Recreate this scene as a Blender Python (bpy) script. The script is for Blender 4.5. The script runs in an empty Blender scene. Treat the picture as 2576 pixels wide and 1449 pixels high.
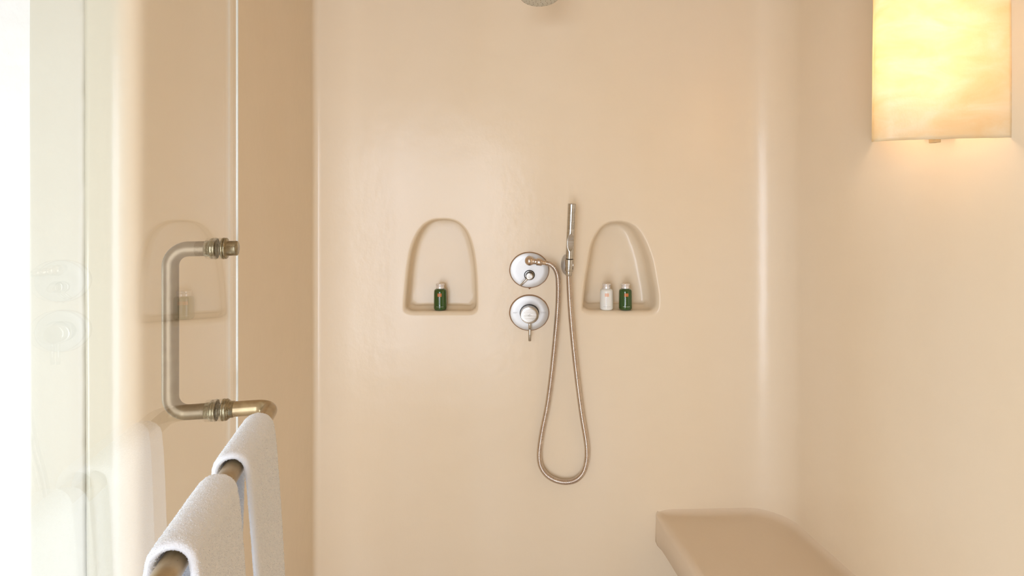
import bpy, bmesh, math, random
import numpy as np
from mathutils import Vector, noise
random.seed(7)
C = bpy.context.scene.collection
PI = math.pi
# ---------------------------------------------------------------- camera
F, CX, HY, EYE = 1400.0, 1288.0, 520.0, 1.5
cam = bpy.data.objects.new('camera', bpy.data.cameras.new('camera')); C.objects.link(cam)
cam.location = (0, 0, EYE); cam.rotation_euler = (PI/2, 0, 0)
cam.data.sensor_width = 36; cam.data.lens = F/2576*36
cam.data.shift_y = -(1449/2-HY)/2576
cam.data.clip_start = 0.02
bpy.context.scene.camera = cam
def at(px, py, y):
    """point seen at pixel (px,py) lying y metres in front of the camera"""
    return Vector(((px-CX)/F*y, y, EYE-(py-HY)/F*y))
# ---------------------------------------------------------------- world and light
sc = bpy.context.scene
vs = sc.view_settings
sc.display_settings.display_device = 'sRGB'
vs.view_transform = 'Standard'; vs.look = 'None'; vs.gamma = 1; vs.use_curve_mapping = False
vs.exposure = 0.0
w = bpy.data.worlds.new('world'); sc.world = w; w.use_nodes = True
w.node_tree.nodes['Background'].inputs[0].default_value = (0.86, 0.93, 1, 1)
w.node_tree.nodes['Background'].inputs[1].default_value = 1.5
def area(name, loc, rot, sx, sy, power, col):
    l = bpy.data.lights.new(name, 'AREA'); l.shape = 'RECTANGLE'; l.size = sx; l.size_y = sy
    l.energy = power; l.color = col
    o = bpy.data.objects.new(name, l); C.objects.link(o); o.location = loc; o.rotation_euler = rot
    return o
area('garden_daylight', (-0.60, -1.12, 1.08), (PI/2, 0, 0), 1.15, 2.05, 60, (0.89, 0.96, 1.12))
area('side_daylight', (-2.42, 0.79, 0.80), (PI/2, 0, -PI/2), 0.5, 1.0, 19, (0.80, 0.93, 1.0))
# ---------------------------------------------------------------- materials
def nodes(name):
    m = bpy.data.materials.new(name); m.use_nodes = True
    nt = m.node_tree; return m, nt, nt.nodes['Principled BSDF']
def N(nt, t, **kw):
    n = nt.nodes.new(t)
    for k, v in kw.items():
        if k in n.inputs: n.inputs[k].default_value = v
        else: setattr(n, k, v)
    return n
def L(nt, a, ao, b, bi): nt.links.new(a.outputs[ao], b.inputs[bi])
def ramp(nt, stops):
    r = nt.nodes.new('ShaderNodeValToRGB'); e = r.color_ramp.elements
    while len(e) < len(stops): e.new(0.5)
    for i, (p, c) in enumerate(stops): e[i].position = p; e[i].color = (*c, 1)
    return r
def coords(nt, scale):
    tc = N(nt, 'ShaderNodeTexCoord'); mp = N(nt, 'ShaderNodeMapping'); mp.inputs['Scale'].default_value = scale
    L(nt, tc, 'Object', mp, 'Vector'); return mp
def plaster(name, c1, c2, rough=0.4, bump=0.25, spec=0.5):
    m, nt, p = nodes(name)
    mp = coords(nt, (1.6, 1.6, 0.55))
    n1 = N(nt, 'ShaderNodeTexNoise', Scale=1.6, Detail=2.0, Roughness=0.5); L(nt, mp, 0, n1, 'Vector')
    r1 = ramp(nt, [(0.25, c1), (0.75, c2)]); L(nt, n1, 0, r1, 0)
    mp2 = coords(nt, (1, 1, 1.6))
    n2 = N(nt, 'ShaderNodeTexNoise', Scale=7.0, Detail=3.0, Roughness=0.5); L(nt, mp2, 0, n2, 'Vector')
    mx = N(nt, 'ShaderNodeMix', data_type='RGBA', blend_type='MULTIPLY'); mx.inputs[0].default_value = 1
    r2 = ramp(nt, [(0.2, (0.985, 0.98, 0.975)), (0.8, (1, 1, 1))]); L(nt, n2, 0, r2, 0)
    L(nt, r1, 0, mx, 6); L(nt, r2, 0, mx, 7); L(nt, mx, 2, p, 'Base Color')
    p.inputs['Roughness'].default_value = rough; p.inputs['Specular IOR Level'].default_value = spec
    n3 = N(nt, 'ShaderNodeTexNoise', Scale=38.0, Detail=4.0, Roughness=0.5); L(nt, coords(nt, (1, 1, 0.7)), 0, n3, 'Vector')
    n4 = N(nt, 'ShaderNodeTexNoise', Scale=5.0, Detail=1.0); L(nt, coords(nt, (1, 1, 2.2)), 0, n4, 'Vector')
    ad = N(nt, 'ShaderNodeMath', operation='MULTIPLY_ADD'); L(nt, n4, 0, ad, 0); ad.inputs[1].default_value = 1.6; L(nt, n3, 0, ad, 2)
    b = N(nt, 'ShaderNodeBump', Strength=bump, Distance=0.006); L(nt, ad, 0, b, 'Height'); L(nt, b, 0, p, 'Normal')
    return m
def metal(name, col, rough=0.25, bump=0, scale=(60, 60, 60), var=0.0, col2=None, metallic=1.0):
    m, nt, p = nodes(name)
    p.inputs['Metallic'].default_value = metallic
    n = N(nt, 'ShaderNodeTexNoise', Scale=1.0, Detail=5.0); L(nt, coords(nt, scale), 0, n, 'Vector')
    r = ramp(nt, [(0.3, col), (0.7, col2 or col)]); L(nt, n, 0, r, 0); L(nt, r, 0, p, 'Base Color')
    mr = N(nt, 'ShaderNodeMapRange'); L(nt, n, 0, mr, 0)
    mr.inputs[3].default_value = rough-var; mr.inputs[4].default_value = rough+var; L(nt, mr, 0, p, 'Roughness')
    if bump:
        b = N(nt, 'ShaderNodeBump', Strength=bump, Distance=0.001); L(nt, n, 0, b, 'Height'); L(nt, b, 0, p, 'Normal')
    return m
def plain(name, col, rough=0.5, **kw):
    m, nt, p = nodes(name); p.inputs['Base Color'].default_value = (*col, 1); p.inputs['Roughness'].default_value = rough
    for k, v in kw.items(): p.inputs[k.replace('_', ' ')].default_value = v
    return m
PL = plaster('waxed_plaster', (0.83, 0.683, 0.49), (0.845, 0.716, 0.545), 0.27, 0.10)
# left wall: the same wax plaster, its colour blending to cream at the front end
PLL = plaster('waxed_plaster_to_cream', (0.83, 0.683, 0.49), (0.845, 0.716, 0.545), 0.27, 0.10)
nt = PLL.node_tree; p = nt.nodes['Principled BSDF']
_src = p.inputs['Base Color'].links[0].from_socket
sx_ = N(nt, 'ShaderNodeSeparateXYZ'); tc_ = N(nt, 'ShaderNodeTexCoord'); L(nt, tc_, 'Object', sx_, 0)
mr_ = N(nt, 'ShaderNodeMapRange'); L(nt, sx_, 'X', mr_, 0); mr_.interpolation_type = 'SMOOTHSTEP'
mr_.inputs[1].default_value = -0.742; mr_.inputs[2].default_value = -0.782; mr_.inputs[3].default_value = 0; mr_.inputs[4].default_value = 1
mm_ = N(nt, 'ShaderNodeMix', data_type='RGBA'); L(nt, mr_, 0, mm_, 0); nt.links.new(_src, mm_.inputs[6]); mm_.inputs[7].default_value = (0.60, 0.57, 0.45, 1)
L(nt, mm_, 2, p, 'Base Color')
PLF = plaster('bench_plaster', (0.74, 0.60, 0.44), (0.78, 0.64, 0.48), 0.42, 0.14)
PLC = plaster('cream_plaster', (0.60, 0.585, 0.485), (0.64, 0.625, 0.53), 0.5, 0.16)
PLW = plaster('white_limewash', (0.80, 0.80, 0.77), (0.84, 0.84, 0.82), 0.7, 0.6)
FLOOR = plaster('floor_plaster', (0.58, 0.47, 0.36), (0.66, 0.55, 0.43), 0.45, 0.2)
DARK = plain('dark_crack', (0.20, 0.17, 0.12), 0.9)
STEEL = metal('brushed_steel', (0.50, 0.48, 0.44), 0.19, 0.05, (25, 25, 260), 0.05, (0.60, 0.575, 0.54))
PLATE = metal('satin_plate', (0.545, 0.53, 0.51), 0.42, 0.03, (20, 20, 20), 0.03, (0.60, 0.59, 0.575), 0.75)
NICKEL = metal('warm_nickel', (0.60, 0.50, 0.42), 0.22, 0.05, (50, 50, 50), 0.05, (0.70, 0.60, 0.52))
HOSE = metal('hose_steel', (0.62, 0.54, 0.48), 0.2, 0, (40, 40, 40), 0.04, (0.72, 0.65, 0.59))
BRONZE = metal('aged_bronze', (0.14, 0.10, 0.058), 0.40, 0.12, (70, 70, 70), 0.06, (0.20, 0.15, 0.09), 0.6)
BRONZE2 = metal('worn_bronze_collar', (0.42, 0.37, 0.25), 0.28, 0.2, (120, 120, 120), 0.08, (0.24, 0.19, 0.11), 0.9)
BRASS = metal('worn_brass', (0.36, 0.26, 0.14), 0.3, 0.12, (70, 70, 70), 0.07, (0.48, 0.36, 0.20), 0.6)
RUBBER = plain('black_rubber', (0.012, 0.010, 0.008), 0.4)
GROUT = plain('rusty_sealant', (0.36, 0.20, 0.10), 0.8)
STAIN = plain('rust_spot', (0.30, 0.12, 0.04), 0.9)
GREEN = plain('green_glass_bottle', (0.02, 0.075, 0.008), 0.08, Coat_Weight=0.6)
WHITEB = plain('milky_bottle', (0.86, 0.85, 0.80), 0.22, Subsurface_Weight=0.1)
CAP = plain('silver_white_cap', (0.86, 0.82, 0.80), 0.25, Metallic=0.45)
ORANGE = plain('orange_print', (0.72, 0.20, 0.05), 0.5)
ORANGE2 = plain('pale_orange_print', (0.95, 0.50, 0.30), 0.5)
GREYP = plain('grey_print', (0.45, 0.46, 0.42), 0.5)
PALEP = plain('pale_print', (0.75, 0.8, 0.68), 0.5)
ENGR = plain('engraved_print', (0.22, 0.20, 0.18), 0.5)
FRAME = plain('painted_frame', (0.75, 0.72, 0.66), 0.5)
# towel
TOWEL, nt, p = nodes('white_terry')
p.inputs['Base Color'].default_value = (0.93, 0.95, 1.0, 1); p.inputs['Roughness'].default_value = 0.95
p.inputs['Sheen Weight'].default_value = 0.35
n = N(nt, 'ShaderNodeTexNoise', Scale=1.0, Detail=3.0); L(nt, coords(nt, (420, 420, 620)), 0, n, 'Vector')
b = N(nt, 'ShaderNodeBump', Strength=0.55, Distance=0.0012); L(nt, n, 0, b, 'Height'); L(nt, b, 0, p, 'Normal')
# glass: clear sheet that both reflects and lets light through
def clear_glass(name, tint, ior, edge=False):
    m = bpy.data.materials.new(name); m.use_nodes = True; nt = m.node_tree; nt.nodes.clear()
    out = N(nt, 'ShaderNodeOutputMaterial'); tr = N(nt, 'ShaderNodeBsdfTransparent'); gl = N(nt, 'ShaderNodeBsdfGlossy')
    tr.inputs[0].default_value = (*tint, 1); gl.inputs['Roughness'].default_value = 0.0; gl.inputs[0].default_value = (1, 1, 1, 1)
    # Schlick reflectance, the same from either face of the sheet
    ge = N(nt, 'ShaderNodeNewGeometry'); dp = N(nt, 'ShaderNodeVectorMath', operation='DOT_PRODUCT')
    L(nt, ge, 'Normal', dp, 0); L(nt, ge, 'Incoming', dp, 1)
    ab = N(nt, 'ShaderNodeMath', operation='ABSOLUTE'); nt.links.new(dp.outputs['Value'], ab.inputs[0])
    om = N(nt, 'ShaderNodeMath', operation='SUBTRACT'); om.inputs[0].default_value = 1; L(nt, ab, 0, om, 1)
    pw = N(nt, 'ShaderNodeMath', operation='POWER'); L(nt, om, 0, pw, 0); pw.inputs[1].default_value = 5
    f0 = ((ior-1)/(ior+1))**2
    fr = N(nt, 'ShaderNodeMath', operation='MULTIPLY_ADD'); L(nt, pw, 0, fr, 0); fr.inputs[1].default_value = 1-f0; fr.inputs[2].default_value = f0
    mx = N(nt, 'ShaderNodeMixShader')
    L(nt, fr, 0, mx, 0); L(nt, tr, 0, mx, 1); L(nt, gl, 0, mx, 2); L(nt, mx, 0, out, 0)
    return m
GLASS = clear_glass('clear_glass', (0.985, 0.99, 0.985), 1.52)
EDGE = plain('polished_glass_edge', (0.88, 0.90, 0.84), 0.15)
# parchment
PARCH, nt, p = nodes('parchment_shade')
mpx = coords(nt, (5, 5, 10))
n1 = N(nt, 'ShaderNodeTexNoise', Scale=2.2, Detail=6.0, Roughness=0.6, Distortion=0.6); L(nt, mpx, 0, n1, 'Vector')
r = ramp(nt, [(0.3, (0.88, 0.75, 0.50)), (0.5, (0.90, 0.81, 0.61)), (0.72, (0.92, 0.87, 0.74))]); L(nt, n1, 0, r, 0)
dif = N(nt, 'ShaderNodeBsdfDiffuse'); tl = N(nt, 'ShaderNodeBsdfTranslucent'); gs = N(nt, 'ShaderNodeBsdfGlossy', Roughness=0.35)
m1 = N(nt, 'ShaderNodeMixShader'); m1.inputs[0].default_value = 0.55
m2 = N(nt, 'ShaderNodeMixShader'); m2.inputs[0].default_value = 0.05
nb = N(nt, 'ShaderNodeTexNoise', Scale=60.0, Detail=6.0); b = N(nt, 'ShaderNodeBump', Strength=0.3, Distance=0.002); L(nt, nb, 0, b, 'Height')
for q in (dif, tl): L(nt, r, 0, q, 0)
for q in (dif, gs): L(nt, b, 0, q, 'Normal')
L(nt, dif, 0, m1, 1); L(nt, tl, 0, m1, 2); L(nt, m1, 0, m2, 1); L(nt, gs, 0, m2, 2); L(nt, m2, 0, nt.nodes['Material Output'], 0)
BULB, nt, p = nodes('glowing_bulb')
p.inputs['Emission Color'].default_value = (1.0, 0.76, 0.56, 1); p.inputs['Emission Strength'].default_value = 14
# ---------------------------------------------------------------- helpers
def link(name, me, mat, parent=None, smooth=True):
    me.name = name
    o = bpy.data.objects.new(name, me); C.objects.link(o)
    me.materials.append(mat)
    if smooth: me.shade_smooth()
    if parent is not None: o.parent = parent
    return o
def wloc(o):
    v = Vector((0, 0, 0))
    while o is not None: v += o.location; o = o.parent
    return v
def mesh(name, verts, faces, mat, parent=None, smooth=True, fix=True):
    me = bpy.data.meshes.new(name)
    if parent is not None:
        l = wloc(parent)
        verts = [(v[0]-l[0], v[1]-l[1], v[2]-l[2]) for v in verts]
    me.from_pydata([tuple(v) for v in verts], [], faces); me.update()
    if fix:
        bm = bmesh.new(); bm.from_mesh(me); bmesh.ops.recalc_face_normals(bm, faces=bm.faces); bm.to_mesh(me); bm.free()
    return link(name, me, mat, parent, smooth)
def thing(name, label, cat, loc=(0, 0, 0), group=None):
    o = bpy.data.objects.new(name, None); C.objects.link(o); o.location = loc; o.empty_display_size = 0.05
    o['label'] = label; o['category'] = cat
    if group: o['group'] = group
    return o
def tag(o, label, cat, group=None):
    o['label'] = label; o['category'] = cat
    if group: o['group'] = group
    return o
def struct(o): o['kind'] = 'structure'; return o
def sweep(pts, rad, seg=20, cap=True):
    """tube along pts; rad = number or list; returns verts, faces"""
    P = [Vector(p) for p in pts]; n = len(P)
    R = rad if isinstance(rad, (list, tuple)) else [rad]*n
    V, Fc = [], []
    t0 = (P[1]-P[0]).normalized()
    a = Vector((0, 0, 1)) if abs(t0.z) < 0.9 else Vector((0, 1, 0))
    u = t0.cross(a).normalized()
    for i in range(n):
        t = ((P[min(i+1, n-1)]-P[max(i-1, 0)]))
        t = t.normalized() if t.length > 1e-9 else t0
        u = (u-t*u.dot(t)).normalized(); v = t.cross(u)
        for k in range(seg):
            an = 2*PI*k/seg
            V.append(P[i]+(u*math.cos(an)+v*math.sin(an))*R[i])
        t0 = t
    for i in range(n-1):
        for k in range(seg):
            k2 = (k+1) % seg
            Fc.append((i*seg+k, i*seg+k2, (i+1)*seg+k2, (i+1)*seg+k))
    if cap:
        Fc.append(tuple(range(seg))[::-1]); Fc.append(tuple((n-1)*seg+k for k in range(seg)))
    return V, Fc
def profile_axis(o, d, prof, seg=40):
    """lathe along axis d from point o: prof = [(distance, radius)], with doubled rings for crisp edges"""
    d = Vector(d).normalized()
    a = Vector((0, 0, 1)) if abs(d.z) < 0.9 else Vector((1, 0, 0))
    u = d.cross(a).normalized(); v = d.cross(u)
    V, Fc = [], []
    for (s, r) in prof:
        for k in range(seg):
            an = 2*PI*k/seg
            V.append(Vector(o)+d*s+(u*math.cos(an)+v*math.sin(an))*max(r, 1e-5))
    for i in range(len(prof)-1):
        for k in range(seg):
            k2 = (k+1) % seg
            Fc.append((i*seg+k, i*seg+k2, (i+1)*seg+k2, (i+1)*seg+k))
    Fc.append(tuple(range(seg))[::-1]); Fc.append(tuple((len(prof)-1)*seg+k for k in range(seg)))
    return V, Fc
def crisp(prof, e=0.0006):
    """add thin bevels at the corners of a lathe profile"""
    out = [prof[0]]
    for i in range(1, len(prof)-1):
        a, b, c = [Vector(q) for q in (prof[i-1], prof[i], prof[i+1])]
        l1 = min(e, (a-b).length*0.4); l2 = min(e, (c-b).length*0.4)
        if l1 > 1e-7: out.append(tuple(b+(a-b).normalized()*l1))
        if l2 > 1e-7: out.append(tuple(b+(c-b).normalized()*l2))
    out.append(prof[-1]); return out
def fillet(pts, rad, n=12):
    P = [Vector(p) for p in pts]; out = [P[0]]
    for i in range(1, len(P)-1):
        a = (P[i-1]-P[i]).normalized(); c = (P[i+1]-P[i]).normalized()
        r = rad[i] if isinstance(rad, (list, tuple)) else rad
        th = a.angle(c); tl_ = r/math.tan(th/2)
        bis = (a+c).normalized(); cen = P[i]+bis*(r/math.sin(th/2))
        s = P[i]+a*tl_-cen; e = P[i]+c*tl_-cen
        om = s.angle(e)
        for k in range(n+1):
            f = k/n
            out.append(cen+(s*math.sin((1-f)*om)+e*math.sin(f*om))/math.sin(om))
    out.append(P[-1]); return out
def catmull(pts, per=10, closed=False):
    P = [Vector(p) for p in pts]; n = len(P); out = []
    rng = range(n) if closed else range(n-1)
    for i in rng:
        if closed: a, b, c, d = P[(i-1) % n], P[i], P[(i+1) % n], P[(i+2) % n]
        else: a, b, c, d = P[max(i-1, 0)], P[i], P[i+1], P[min(i+2, n-1)]
        for k in range(per):
            t = k/per
            out.append(0.5*((2*b)+(c-a)*t+(2*a-5*b+4*c-d)*t*t+(3*b-a-3*c+d)*t**3))
    if not closed: out.append(P[-1])
    return out
def resample(pts, step):
    P = [Vector(p) for p in pts]; d = [0]
    for i in range(1, len(P)): d.append(d[-1]+(P[i]-P[i-1]).length)
    n = max(2, int(round(d[-1]/step))); out = []; j = 0
    for k in range(n+1):
        s = d[-1]*k/n
        while j < len(P)-2 and d[j+1] < s: j += 1
        f = (s-d[j])/max(1e-9, d[j+1]-d[j]); out.append(P[j].lerp(P[j+1], min(1, max(0, f))))
    return out
def box(name, lo, hi, mat, parent=None, bev=0.004):
    x0, y0, z0 = lo; x1, y1, z1 = hi
    bm = bmesh.new(); bmesh.ops.create_cube(bm, size=1)
    l = wloc(parent)
    for v in bm.verts:
        v.co = Vector(((x0+x1)/2+v.co.x*(x1-x0), (y0+y1)/2+v.co.y*(y1-y0), (z0+z1)/2+v.co.z*(z1-z0)))-l
    if bev: bmesh.ops.bevel(bm, geom=list(bm.edges), offset=bev, segments=3, affect='EDGES', profile=0.5)
    me = bpy.data.meshes.new(name); bm.to_mesh(me); bm.free()
    return link(name, me, mat, parent, False)
# ---------------------------------------------------------------- room shell
HT = 2.6
def RX(y): return 0.972+0.15*(1.9-y)
plan = [(RX(-0.95), -0.95), (RX(2.0), 2.0), (-0.712, 2.0), (-0.742, 1.08), (-0.829, 1.08), (-0.829, 1.14)]
fil = fillet([(x, y, 0) for x, y in plan], [0, 0.14, 0.02, 0.045, 0.003, 0], 24)
path = resample(fil, 0.01)
def wave(x, y, z):
    a = noise.noise(Vector((x*1.7, y*1.7, z*0.45)))*0.006
    b = noise.noise(Vector((x*4.5+9, y*4.5, z*1.6)))*0.0026
    c = noise.noise(Vector((x*14+3, y*14, z*9)))*0.00035
    return a+b+c
zs = [HT*i/236 for i in range(237)]
T = []
for i in range(len(path)):
    t = (path[min(i+1, len(path)-1)]-path[max(i-1, 0)]).normalized(); T.append(Vector((-t.y, t.x, 0)))
def damp(x, z):          # plaster lies truer where the fittings are screwed on
    d = math.hypot((x-0.13)/0.33, (z-1.05)/0.55); return min(1, max(0.12, (d-0.55)/0.6))
def wall_pt(i, z):
    p = path[i]; d = wave(p.x, p.y, z)*(damp(p.x, z) if p.y > 1.9 else 1)
    return Vector((p.x, p.y, z))+T[i]*d
ys = [p.y for p in path]
i_back0 = next(i for i, p in enumerate(path) if p.y > 1.62)
i_back1 = max(i for i, p in enumerate(path) if p.y > 1.72)
def grid_wall(i0, i1, name, mat, holes=()):
    V, Fc, idx = [], [], {}
    skip = np.zeros((len(path), len(zs)), bool)
    for (a, b, c, d) in holes: skip[a+1:b, c+1:d] = True
    for i in range(i0, i1+1):
        for k in range(len(zs)):
            if not skip[i, k]: idx[(i, k)] = len(V); V.append(wall_pt(i, zs[k]))
    for i in range(i0, i1):
        for k in range(len(zs)-1):
            if any(a <= i < b and c <= k < d for (a, b, c, d) in holes): continue
            Fc.append((idx[(i, k)], idx[(i, k+1)], idx[(i+1, k+1)], idx[(i+1, k)]))
    return V, Fc, idx
NL = [(1016.5, 774), (1020, 722), (1025, 672), (1032, 632), (1044, 597), (1062, 569), (1084, 554.5), (1110, 551), (1136, 553), (1156, 562), (1173, 581), (1185, 609), (1193, 645), (1198, 690), (1200, 740), (1200, 776), (1195, 787), (1184, 791.5), (1150, 792), (1100, 792), (1060, 792), (1034, 791), (1021, 786)]
NR = [(1464, 774), (1468.6, 719), (1478, 661), (1487, 614), (1504, 581), (1524.5, 562.5), (1550.5, 557), (1576.6, 559), (1598, 570), (1614, 590), (1629, 620), (1642, 661), (1650.5, 707), (1656, 741), (1656, 768), (1651, 783), (1638, 790), (1600, 791.5), (1560, 791.5), (1524, 791), (1490, 790.5), (1474, 787), (1466, 781)]
niches = []; holes = []
for pts in (NL, NR):
    W = [at(px, py, 2.0) for px, py in pts]
    out = catmull(W, 12, True)
    cx = sum(p.x for p in out)/len(out); cz = 0.5*(min(p.z for p in out)+max(p.z for p in out))
    x0, x1 = min(p.x for p in out)-0.025, max(p.x for p in out)+0.025
    z0, z1 = min(p.z for p in out)-0.025, max(p.z for p in out)+0.025
    ia = max(i for i, p in enumerate(path) if p.y > 1.95 and p.x > x1); ib = min(i for i, p in enumerate(path) if p.y > 1.95 and p.x < x0)
    ka = max(k for k, z in enumerate(zs) if z < z0); kb = min(k for k, z in enumerate(zs) if z > z1)
    holes.append((ia, ib, ka, kb)); niches.append((out, cx, cz))
V, Fc, idx = grid_wall(i_back0, i_back1, 'wall_back', PL, holes)
for (out, cx, cz), (ia, ib, ka, kb), (dsc, tsc) in zip(niches, holes, ((0.74, 0.35), (1.12, 1.0))):
    loop = [(i, ka) for i in range(ia, ib)]+[(ib, k) for k in range(ka, kb)]+[(i, kb) for i in range(ib, ia, -1)]+[(ia, k) for k in range(kb, ka, -1)]
    ang = [math.atan2(p.z-cz, p.x-cx) for p in out]
    # blend angle-matching with arc-length so the corners keep their points
    def ray(an):
        dx, dz = math.cos(an), math.sin(an); best = None
        for j in range(len(out)):
            p, q = out[j], out[(j+1) % len(out)]
            ex, ez = q.x-p.x, q.z-p.z; den = dx*ez-dz*ex
            if abs(den) < 1e-12: continue
            t = ((p.x-cx)*ez-(p.z-cz)*ex)/den; s = ((p.x-cx)*dz-(p.z-cz)*dx)/den
            if t > 0 and -1e-6 <= s <= 1+1e-6: best = t if best is None else max(best, t)
        return Vector((cx+dx*best, 0, cz+dz*best))
    O = [ray(math.atan2(V[idx[k]].z-cz, V[idx[k]].x-cx)) for k in loop]
    n = len(O); NN = []
    for j in range(n):
        t = O[(j+2) % n]-O[(j-2) % n]; nn = Vector((-t.z, 0, t.x)).normalized()
        if nn.dot(Vector((cx-O[j].x, 0, cz-O[j].z))) < 0: nn = -nn
        NN.append(nn)
    for _ in range(8): NN = [(NN[j-1]+NN[j]*2+NN[(j+1) % n]).normalized() for j in range(n)]
    prev = [idx[k] for k in loop]
    prof = [(-0.014, 0), (-0.006, 0.0001), (-0.003, 0.0007), (-0.0006, 0.0025), (0.0014, 0.006), (0.0035, 0.010), (0.005, 0.016), (0.006, 0.024), (0.007, 0.034), (0.0078, 0.044), (0.0085, 0.054), (0.0095, 0.064), (0.0115, 0.073), (0.0145, 0.080), (0.019, 0.0855), (0.024, 0.089), (0.030, 0.091)]
    for (o, d) in prof:
        cur = []
        for j in range(n):
            side = abs(NN[j].x); bot = max(0, NN[j].z); top = max(0, -NN[j].z)
            k = 1+0.55*side+1.1*bot**2-0.35*top if o > 0 else 1
            oo = o*k*(1+(tsc-1)*min(1, max(0, o/0.008))*(1-min(1, bot/0.8)))
            if d > 0.002:
                bb = min(1, max(0, (bot-0.25)/0.7)); bb = bb*bb*(3-2*bb)
                tgt = o+0.004 if d > 0.074 else 0.0125+0.0125*max(0, (d-0.05)/0.024)
                tgt = max(tgt, 0.025) if d > 0.07 else tgt
                oo = oo+(tgt-oo)*bb*min(1, d/0.02)
            cd = Vector((cx-O[j].x, 0, cz-O[j].z)); cd = cd/max(0.03, cd.dot(NN[j])); cf = min(1, max(0, d/0.012))
            q = O[j]+(NN[j]*(1-cf)+cd*cf)*oo
            wv = wave(q.x, 2.0, q.z)*damp(q.x, q.z)*(1 if d < 0.03 else 0.6)
            cur.append(len(V)); V.append(Vector((q.x, 2.0+d*dsc-wv, q.z)))
        for j in range(n): Fc.append((prev[j], prev[(j+1) % n], cur[(j+1) % n], cur[j]))
        prev = cur
    for _ in range(6):
        sm = [(V[prev[j-1]]+V[prev[j]]*2+V[prev[(j+1) % n]])/4 for j in range(n)]
        for j in range(n): V[prev[j]] = sm[j]
    base = [V[c].copy() for c in prev]; ccx = sum(p.x for p in base)/n; ccz = sum(p.z for p in base)/n
    for s in (0.85, 0.68, 0.5, 0.32, 0.15):
        cur = []
        for p in base:
            x, z = ccx+(p.x-ccx)*s, ccz+(p.z-ccz)*s
            cur.append(len(V)); V.append(Vector((x, p.y+0.004*(1-s), z)))
        for j in range(n): Fc.append((prev[j], prev[(j+1) % n], cur[(j+1) % n], cur[j]))
        prev = cur
    ci = len(V); V.append(sum((V[c] for c in prev), Vector((0, 0, 0)))/n)
    for j in range(n): Fc.append((prev[j], prev[(j+1) % n], ci))
me = bpy.data.meshes.new('wall_back'); me.from_pydata([tuple(v) for v in V], [], Fc); me.update()
bm = bmesh.new(); bm.from_mesh(me); bmesh.ops.recalc_face_normals(bm, faces=bm.faces); bm.to_mesh(me); bm.free()
struct(link('wall_back', me, PL))
for nm, a, b in (('wall_right', 0, i_back0), ('wall_left', i_back1, len(path)-1)):
    V, Fc, _ = grid_wall(a, b, nm, PL)
    me = bpy.data.meshes.new(nm); me.from_pydata([tuple(v) for v in V], [], Fc); me.update(); struct(link(nm, me, PLL if nm == 'wall_left' else PL))
# painted strip beside the crack, and the dark filler deep in the crack
def ragged_strip():
    V, Fc = [], []; n = 520
    def sec(z):
        j = 0.0016*noise.noise(Vector((3, 1, z*9)))+0.0014*noise.noise(Vector((3, 8, z*35)))
        x1 = -0.8312+j; x0 = -0.938+0.002*noise.noise(Vector((5, 1, z*2)))
        r = 0.008
        pts = [(x1, 1.15), (x1, 1.086), (x1-0.001, 1.082), (x1-0.004, 1.0795), (x1-0.012, 1.078)]
        pts += [(x1-0.012+(x0+r-x1+0.012)*f, 1.078) for f in (0.25, 0.5, 0.75, 1)]
        pts += [(x0+r-r*math.sin(a), 1.078+r-r*math.cos(a)) for a in (0.4, 0.8, 1.2, PI/2)]+[(x0, 1.17)]
        return pts
    for i in range(n+1):
        z = HT*i/n; s = sec(z); m = len(s)
        for (x, y) in s: V.append((x, y-0.0012*noise.noise(Vector((x*8, 2, z*3))), z))
    for i in range(n):
        for k in range(m-1): Fc.append((i*m+k, i*m+k+1, (i+1)*m+k+1, (i+1)*m+k))
    return V, Fc
V, Fc = ragged_strip(); struct(mesh('trim_1', V, Fc, PLC))
o = box('crack_filler', (-0.8345, 1.0865, 0), (-0.8265, 1.12, HT), DARK, None, 0); o.name = 'trim_2'; struct(o)
def panel(name, a, b, mat, wv=0.004, z1=HT, step=0.03):
    """upright plaster wall from a to b (x,y)"""
    n = max(2, int(math.dist(a, b)/step)); mz = int(z1/step); V, Fc = [], []
    t = Vector((b[0]-a[0], b[1]-a[1], 0)).normalized(); nn = Vector((-t.y, t.x, 0))
    for i in range(n+1):
        for k in range(mz+1):
            p = Vector((a[0]+(b[0]-a[0])*i/n, a[1]+(b[1]-a[1])*i/n, z1*k/mz))
            V.append(p+nn*wv*noise.noise(p*3.1))
    for i in range(n):
        for k in range(mz): q = i*(mz+1)+k; Fc.append((q, q+1, q+mz+2, q+mz+1))
    return struct(mesh(name, V, Fc, mat, None, True, False))
panel('wall_entry', (-0.93, 1.165), (-2.3, 1.165), PLW, 0.012)
def holed_wall(name, axis, c, lo, hi, o0, o1, z0, z1, mat, th):
    """wall in plane axis=c spanning lo..hi with opening o0..o1 x z0..z1"""
    bm = bmesh.new()
    def add(a0, a1, b0, b1):
        v = []
        for (a, b_) in ((a0, b0), (a1, b0), (a1, b1), (a0, b1)):
            for d in (0, th): v.append(bm.verts.new((c+d, a, b_) if axis == 'x' else (a, c+d, b_)))
        q = [v[i] for i in (0, 2, 4, 6)]; r = [v[i] for i in (1, 3, 5, 7)]
        bm.faces.new(q); bm.faces.new(r[::-1])
        for i in range(4): j = (i+1) % 4; bm.faces.new((q[i], r[i], r[j], q[j]))
    add(lo, o0, 0, HT); add(o1, hi, 0, HT); add(o0, o1, z1, HT)
    if z0 > 0: add(o0, o1, 0, z0)
    bmesh.ops.recalc_face_normals(bm, faces=bm.faces)
    me = bpy.data.meshes.new(name); bm.to_mesh(me); bm.free(); return struct(link(name, me, mat, None, False))
holed_wall('wall_front', 'y', -0.95, -2.4, 1.6, -1.20, 0.0, 0.04, 2.14, PL, -0.12)
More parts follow.
